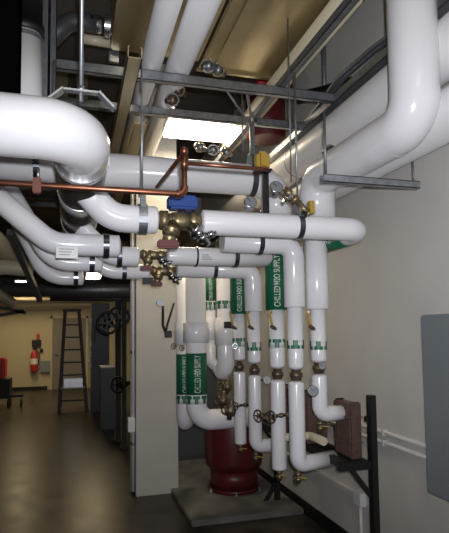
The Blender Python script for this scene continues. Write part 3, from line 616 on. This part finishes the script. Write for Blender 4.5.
# ducts
zd = 3.62
a = atZ(344, 2, zd); b = atZ(240, 75, zd); l = atZ(212, 40, zd)
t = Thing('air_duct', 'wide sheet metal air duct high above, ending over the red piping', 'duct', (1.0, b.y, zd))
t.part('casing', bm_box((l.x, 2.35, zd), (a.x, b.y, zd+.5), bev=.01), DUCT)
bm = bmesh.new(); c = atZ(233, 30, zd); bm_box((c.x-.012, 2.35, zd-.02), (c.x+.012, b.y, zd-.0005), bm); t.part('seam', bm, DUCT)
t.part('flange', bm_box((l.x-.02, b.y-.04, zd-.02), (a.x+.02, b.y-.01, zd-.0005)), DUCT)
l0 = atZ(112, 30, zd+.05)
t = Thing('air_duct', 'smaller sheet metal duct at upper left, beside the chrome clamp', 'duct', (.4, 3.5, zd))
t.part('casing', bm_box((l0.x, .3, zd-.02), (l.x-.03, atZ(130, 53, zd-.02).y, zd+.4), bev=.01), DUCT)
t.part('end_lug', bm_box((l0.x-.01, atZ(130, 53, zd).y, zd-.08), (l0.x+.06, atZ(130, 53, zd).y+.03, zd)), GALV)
c = at(107, 26, 3.2); t = Thing('pipe_coupling', 'bright chrome coupling beside the small upper left duct', 'coupling', c); t.part('ring', ring(c, (1, 0, 0), .06, .035, .01), CHROME); t.part('body', lathe(c-V(.12, 0, 0), (1, 0, 0), [(0, .03), (.02, .055), (.08, .055), (.09, .045), (.15, .05)], seg=24), CHROME)
single('dark_pipe', tube([at(105, 26, 3.2)+V(-.05, 0, 0), at(70, 20, 3.2), at(45, 45, 3.2)], .055, .12, seg=24), DARK, 'dark grey pipe bending down from the chrome coupling', 'pipe')
c = at(95, 40, 3.6); single('yellow_pipe', tube([at(80, 38, 3.6), at(110, 43, 3.6)], .035, seg=20), CREAMP, 'short yellowish pipe under the chrome coupling', 'pipe')
# slim vertical panels in the dark behind
for px, lab in ((82, 'tan upright duct strip behind the clevis rod'), (62, 'tan upright strip left of the clevis rod in the dark')):
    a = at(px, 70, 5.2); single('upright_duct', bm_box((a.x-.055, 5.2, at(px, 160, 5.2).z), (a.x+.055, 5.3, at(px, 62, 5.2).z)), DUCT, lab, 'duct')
b_ = bmesh.new()
for k in range(9): bm_box((-1.2, 6.0, 3.0+k*.09), (.5, 6.02, 3.05+k*.09), b_)
single('louvre_grille', b_, DARK, 'dark slatted louvre behind the upper left struts', 'grille')
# conduit by duct corner
single('insulated_pipe', tube([atZ(352, -6, 3.5), V(atZ(352, -6, 3.5).x, 5.6, 3.5)], .075, seg=28), CREAMP, 'cream pipe along the edge of the wide duct', 'pipe')
single('cable_bundle', tube([atX(366, -4, 1.9), atX(352, 12, 1.9), atX(330, 30, 1.9), atX(312, 27, 1.9), atX(300, 70, 1.9)], .014, .1, seg=10), DARK, 'dark cable looping down the upper right wall', 'cables')
# red piping
c = at(262, 78, 4.6); t = Thing('sprinkler_valve', 'red sprinkler fitting hanging below the duct end', 'sprinkler valve', c)
t.part('cage', torus(c+V(0, 0, .06), (0, 0, 1), .05, .007), RED); t.part('cage_ring', torus(c+V(0, 0, .13), (0, 0, 1), .05, .007), RED)
for k in range(5):
    a = k*2*math.pi/5; t.part('bar', lathe(c+V(.05*math.cos(a), .05*math.sin(a), -.02), (0, 0, 1), [(0, .006), (.18, .006)], seg=6), RED)
t.part('body', lathe(c+V(-.06, 0, -.05), (1, 0, 0), [(0, .04), (.03, .055), (.12, .055), (.14, .03), (.24, .025)], seg=14), RED)
a = at(288, 62, 4.3); single('red_pipe', lathe((a.x, 4.3, at(288, 92, 4.3).z), (0, 0, 1), [(0, .035), (1.2, .035)], seg=16), REDP, 'short red drop pipe at the corner of the wide duct', 'pipe')
a = at(266, 140, 4.35); single('red_tank', lathe((a.x, 4.35, a.z), (0, 0, 1), [(0, .15), (.01, .18), (.36, .18), (.4, .1)], seg=36), REDP, 'red cylinder high up behind the channels', 'tank')
# clutter behind: small galvanised fittings over the highest pipe
random.seed(3)
for i, (px, py) in enumerate(((200, 147), (213, 150), (226, 152), (208, 66), (218, 70), (172, 100), (178, 90), (330, 152))):
    Y = 4.2 if i < 3 else (3.45 if i < 7 else 2.95)
    c = at(px, py, Y); t = Thing('conduit_fitting', 'small metal fitting ' + ('left of three over the highest crossing pipe', 'middle of three over the highest crossing pipe', 'right of three over the highest crossing pipe', 'left of two on the front channel beside the duct', 'right of two on the front channel beside the duct', 'lower of two beside the right sloping pipe', 'upper of two beside the right sloping pipe', 'clamped under the fat wall pipes')[i], 'fitting', c)
    t.part('body', lathe(c, V(.8, .2, .3 if i % 2 else -.3), [(-.05, .02), (-.02, .02), (-.019, .035), (.02, .035), (.021, .022), (.06, .022)], seg=10), GALV if i < 5 else BRONZE)
    t.part('clamp', ring(c, V(.2, 1, .1), .04, .015, .008), GALV if i % 2 else BRASS)
# ------------------------------------------------------------------ lamps
def lamp(c, sx, sy, label, watts, colr=(1, .86, .62), sz=None, emis=GLOW, nt=2):
    c = Vector(c); t = Thing('ceiling_light', label, 'ceiling light', c, 'fluorescent lights')
    b = bmesh.new(); bm_box(c+V(-sx/2-.03, -sy/2-.03, .03), c+V(sx/2+.03, sy/2+.03, .07), b); bm_box(c+V(-sx/2-.03, -sy/2-.03, -.01), c+V(-sx/2-.02, sy/2+.03, .03), b); bm_box(c+V(sx/2+.02, -sy/2-.03, -.01), c+V(sx/2+.03, sy/2+.03, .03), b)
    t.part('housing', b, WHITE2)
    t.part('diffuser', bm_box(c+V(-sx/2, -sy/2, 0), c+V(sx/2, sy/2, .03), bev=.005), emis)
    ld = bpy.data.lights.new('lamp_light', 'AREA'); ld.shape = 'RECTANGLE'; ld.size = sx; ld.size_y = sy; ld.energy = watts; ld.color = colr
    lo = bpy.data.objects.new('lamp_light', ld); COL.objects.link(lo); lo.location = c+V(0, 0, -.02)
    for k in (-1, 1): t.part('suspension_rod', lathe(c+V(k*sx*.4, 0, .07), (0, 0, 1), [(0, .004), (ZC-c.z-.08, .004)], seg=6), GALVD)
zl = 3.5; a = atZ(165, 134, zl); b = atZ(245, 134, zl); ym = (a.y+b.y)/2
ny = atZ(200, 124, zl).y; fy = atZ(200, 141, zl).y
lamp(((a.x+b.x)/2, (ny+fy)/2, zl), b.x-a.x, fy-ny, 'bright ceiling light glowing through the pipework above the highest pipe', 26, (1, .84, .58))
zl = 2.85; c = atZ(23, 284, zl); lamp((c.x, c.y, zl), .22, 1.1, 'distant ceiling light at left over the corridor', 30, (1, .76, .40))
c = atZ(93, 277, zl); lamp((c.x, c.y, zl), .3, 1.1, 'distant ceiling light over the ladder end of the corridor', 36, (1, .76, .40))
lamp((.3, -1.2, 3.9), 1.6, .6, 'added fill light, unseen behind the camera over the near end of the room', 16, (1, .95, .90))  # unseen fill lamp, added to soften the flash falloff
# ------------------------------------------------------------------ far end: overhead dark ducts
zf = at(60, 297, 15.0).z
single('dark_duct', bm_box((-4.0, 14.6, zf+.12), (XR-.02, 15.4, zf+.75)), DARK, 'dark duct crossing over the far end of the corridor', 'duct')
for i, (yy, Y, r, lab) in enumerate(((299, 14.9, .05, 'upper cream pipe along the top of the far wall'), (304, 15.3, .05, 'lower cream pipe along the top of the far wall'))):
    z = at(50, yy, Y).z; single('cream_pipe', tube([(-4.0, Y, z), (at(102, yy, Y).x, Y, z)], r, seg=14), CREAMP, lab, 'pipe')
z = at(100, 290, 8.0).z; single('dark_pipe', tube([(-1.0, 8, z), (XR-.1, 8, z)], .1, seg=24), GALVD, 'grey pipe crossing overhead just left of the column top', 'pipe')
z = at(100, 299, 9.0).z; single('dark_pipe', tube([(-.4, 9, z), (XR-.1, 9, z)], .04, seg=18), DARK, 'thin dark pipe crossing overhead behind the column top', 'pipe')
for i, (p, q, r, lab) in enumerate(((at(-20, 268, 6.2), at(34, 270, 6.2), .085, 'short yellow pipe stub at the left edge under the sloping white pipes'), (at(-20, 228, 5.6), at(16, 262, 6.6), .11, 'yellow lit pipe curving down at the left edge'), (at(-15, 290, 6.4), at(12, 303, 7.4), .07, 'lowest yellow lit pipe at the left edge'))):
    single('cream_pipe', tube([p, (p+q)/2+V(0, 0, .02), q], r, .2, seg=24, cap=('flat', 'round')), CREAMP, lab, 'pipe')
single('dark_duct', bm_box((-3.9, 7.5, 2.62), (-2.0, 14.0, 3.1)), DARK, 'dark duct above the left side of the corridor', 'duct')
single('strut_channel', bm_bar(at(10, 232, 5.0), at(40, 300, 7.0), .06, .06), GALVD, 'rusty slanting channel between the yellow pipes at left', 'strut channel')
for i, (a, b, lab) in enumerate(((( -5, 306), (26, 313), 'upper dark bracket arm at the left edge below the yellow pipes'), ((-5, 316), (24, 311), 'lower dark bracket arm at the left edge below the yellow pipes'))):
    single('bracket_arm', bm_bar(at(*a, 8.2), at(*b, 8.2), .05, .05), BLACK, lab, 'bracket')
# ladder
lb = atZ(73, 412, 0); Y = lb.y; zT = at(72, 311, Y).z
def lx(px, py): return at(px, py, Y)
t = Thing('step_ladder', 'tall brown step ladder standing open in the corridor', 'ladder', (lb.x, Y, 0))
bl = lx(59, 412); br = lx(87, 412); tl = lx(65, 311); tr = lx(79, 311)
for a, b in ((bl, tl), (br, tr)): t.part('rail', bm_bar((a.x, Y, 0), (b.x, Y+.18, zT), .03, .07, up=(1, 0, 0)), FIBRE)
for a, b in ((bl, tl), (br, tr)): t.part('rear_rail', bm_bar((a.x*.9+b.x*.1, Y+.95, 0), (b.x, Y+.26, zT-.03), .025, .04, up=(1, 0, 0)), FIBRE)
for k in range(7):
    f = .12+k*.125; xl = bl.x+(tl.x-bl.x)*f; xr = br.x+(tr.x-br.x)*f; z = zT*f; y_ = Y+.18*f
    t.part('step', bm_box((xl, y_-.04, z-.03), (xr, y_+.05, z), bev=.004), GALVD if k == 1 else FIBRE)
t.part('top_cap', bm_box((tl.x-.05, Y+.1, zT), (tr.x+.05, Y+.34, zT+.05), bev=.01), FIBRE)
f = .28; t.part('shelf_plate', bm_box((bl.x+.09, Y-.03, zT*.24), (br.x-.09, Y-.01, zT*.33)), CHROME, label='bright metal plate low on the ladder')
# fire extinguisher
e = at(34, 372, YB-.12); t = Thing('fire_extinguisher', 'red fire extinguisher hung on the far wall left of the door', 'fire extinguisher', e)
ze = e.z; t.part('cylinder', lathe((e.x, YB-.11, ze), (0, 0, 1), [(0, .09), (.03, .1), (.5, .1), (.57, .06), (.6, .03), (.64, .03)], seg=24), RED)
t.part('label_sticker', ring((e.x, YB-.11, ze+.3), (0, 0, 1), .1005, .16, .002), LWHITE); t.part('valve', bm_box((e.x-.03, YB-.14, ze+.62), (e.x+.08, YB-.08, ze+.7)), BLACK)
t.part('hose', tube([(e.x+.06, YB-.12, ze+.65), (e.x+.14, YB-.12, ze+.5), (e.x+.12, YB-.12, ze+.2)], .014, .05, seg=8), BLACK)
def wbox(x0, y0, x1, y1, m, name, label, cat, d=.06):
    a = at(x0, y0, YB-d); b = at(x1, y1, YB-d); return single(name, bm_box((a.x, YB-d, b.z), (b.x, YB, a.z)), m, label, cat)
wbox(32, 340, 41, 347, BLACK, 'alarm_box', 'small black box on the far wall above the extinguisher', 'box')
wbox(39.5, 349, 43, 352, BLACK, 'wall_switch', 'tiny black switch beside the extinguisher on the far wall', 'switch')
wbox(36.5, 334, 39.5, 339, RED, 'alarm_sounder', 'small red unit above the black box on the far wall', 'alarm')
wbox(40, 361, 50, 372, PANEL, 'wall_box', 'grey box on the far wall between extinguisher and door', 'box', .1)
# sign strip of labels next to the door
a = at(88.5, 345, 11.0)
# cabinets
cb0 = atZ(91, 412, 0); 
t = Thing('electrical_cabinet', 'tall dark grey cabinet left of the handwheels', 'cabinet', (cb0.x+.2, cb0.y, 0))
zc1 = at(95, 303, cb0.y).z; t.part('body', bm_box((cb0.x, cb0.y, 0), (cb0.x+.36, cb0.y+.5, zc1), bev=.01), CAB); t.part('door', bm_box((cb0.x+.02, cb0.y-.012, .08), (cb0.x+.34, cb0.y-.001, zc1-.05), bev=.004), CAB)
t.part('handle', bm_box((cb0.x+.05, cb0.y-.04, 1.4), (cb0.x+.08, cb0.y-.013, 1.75)), BLACK)
st = Thing('notice_strip', 'vertical strip of white notices on the edge of the dark cabinet', 'sign', (cb0.x-.03, cb0.y, 1.2)); 
for k in range(5):
    z = at(88, 318+k*11, cb0.y).z; st.part('notice', bm_box((cb0.x-.05, cb0.y-.005, z-.12), (cb0.x-.002, cb0.y+.005, z)), LWHITE if k != 1 else CREAMP)
cb2 = atZ(101, 430, 0); z2_ = at(110, 368, cb2.y).z
t = Thing('electrical_cabinet', 'low dark grey cabinet under the handwheels beside the column', 'cabinet', (cb2.x+.2, cb2.y, 0)); t.part('body', bm_box((cb2.x, cb2.y, 0), (cb2.x+.26, cb2.y+.5, z2_), bev=.01), CAB); t.part('lid', bm_box((cb2.x-.01, cb2.y-.01, z2_+.001), (cb2.x+.27, cb2.y+.5, z2_+.02)), GALVD)
# pipe with handwheels
for (px, py, Y, r, lab) in ((108, 323, 7.2, .14, 'large black handwheel on dark pipes left of the column'), (119, 317, 7.6, .14, 'large black handwheel partly behind the column, right of its twin'), (118, 385, 7.0, .10, 'black handwheel low beside the column conduits')):
    handwheel(at(px, py, Y), V(-.1 if py < 380 else -.9, -1, 0), r, .25, lab, BLACK, 'black handwheels', 'gate_valve')
for (px, Y, r, lab) in ((118, 7.9, .045, 'dark upright pipe behind the handwheels left of the column'), (124, 7.4, .035, 'thin dark upright pipe hard against the column conduits')):
    a = at(px, 400, Y); single('dark_pipe', lathe((a.x, Y, 0), (0, 0, 1), [(0, r*1.5), (.03, r*1.5), (.031, r), (2.08, r)], seg=18), DARK, lab, 'pipe', 'upright dark pipes')
# left edge: cart with red box
a = atZ(10, 408, 0)
t = Thing('cart', 'low black wheeled cart at the left edge of the corridor', 'cart', (a.x, a.y, 0)); zk = at(5, 400, a.y).z; 
t.part('deck', bm_box((a.x-1.0, a.y, .20), (a.x+.0, a.y+.6, .30), bev=.01), BLACK); t.part('arm', bm_box((a.x, a.y+.05, .22), (a.x+.26, a.y+.11, .27)), BLACK)
for x, y_ in ((-.9, .1), (-.9, .5), (-.05, .1), (-.05, .5), (.22, .08)): t.part('wheel', lathe((a.x+x-.02, a.y+y_, .09), (1, 0, 0), [(0, .07), (.004, .09), (.036, .09), (.04, .07)], seg=18), BLACK); t.part('fork', bm_box((a.x+x-.012, a.y+y_-.015, .16), (a.x+x+.012, a.y+y_+.015, .22)), GALVD)
t = Thing('tool_chest', 'red tool chest sitting on the black cart at left', 'tool chest', (a.x-.4, a.y+.3, .3)); zr = at(5, 358, a.y+.1).z
t.part('lower_case', bm_box((a.x-.9, a.y+.05, .30), (a.x-.02, a.y+.55, .62), bev=.01), BLACK); t.part('chest', bm_box((a.x-.9, a.y+.08, .621), (a.x-.12, a.y+.5, zr), bev=.03), RED)
t.part('handle', bm_box((a.x-.6, a.y+.03, .9), (a.x-.3, a.y+.079, .93)), BLACK)
# ------------------------------------------------------------------ light
fl = bpy.data.lights.new('flash', 'SPOT'); fl.energy = 250; fl.spot_size = R(112); fl.spot_blend = 1; fl.color = (.93, .95, 1.0); fl.shadow_soft_size = .02
fo = bpy.data.objects.new('flash', fl); COL.objects.link(fo); fo.location = CAM+MR @ V(.04, .06, .03); fo.rotation_euler = (at(255, 175, 3)-CAM).to_track_quat('-Z', 'Y').to_euler()
w = bpy.data.worlds.new('world'); sc.world = w; w.use_nodes = True; w.node_tree.nodes['Background'].inputs[0].default_value = (.3, .3, .33, 1); w.node_tree.nodes['Background'].inputs[1].default_value = .3
sc.view_settings.view_transform = 'Standard'; sc.view_settings.look = 'None'; sc.view_settings.exposure = 0; sc.view_settings.gamma = 1; sc.view_settings.use_curve_mapping = False
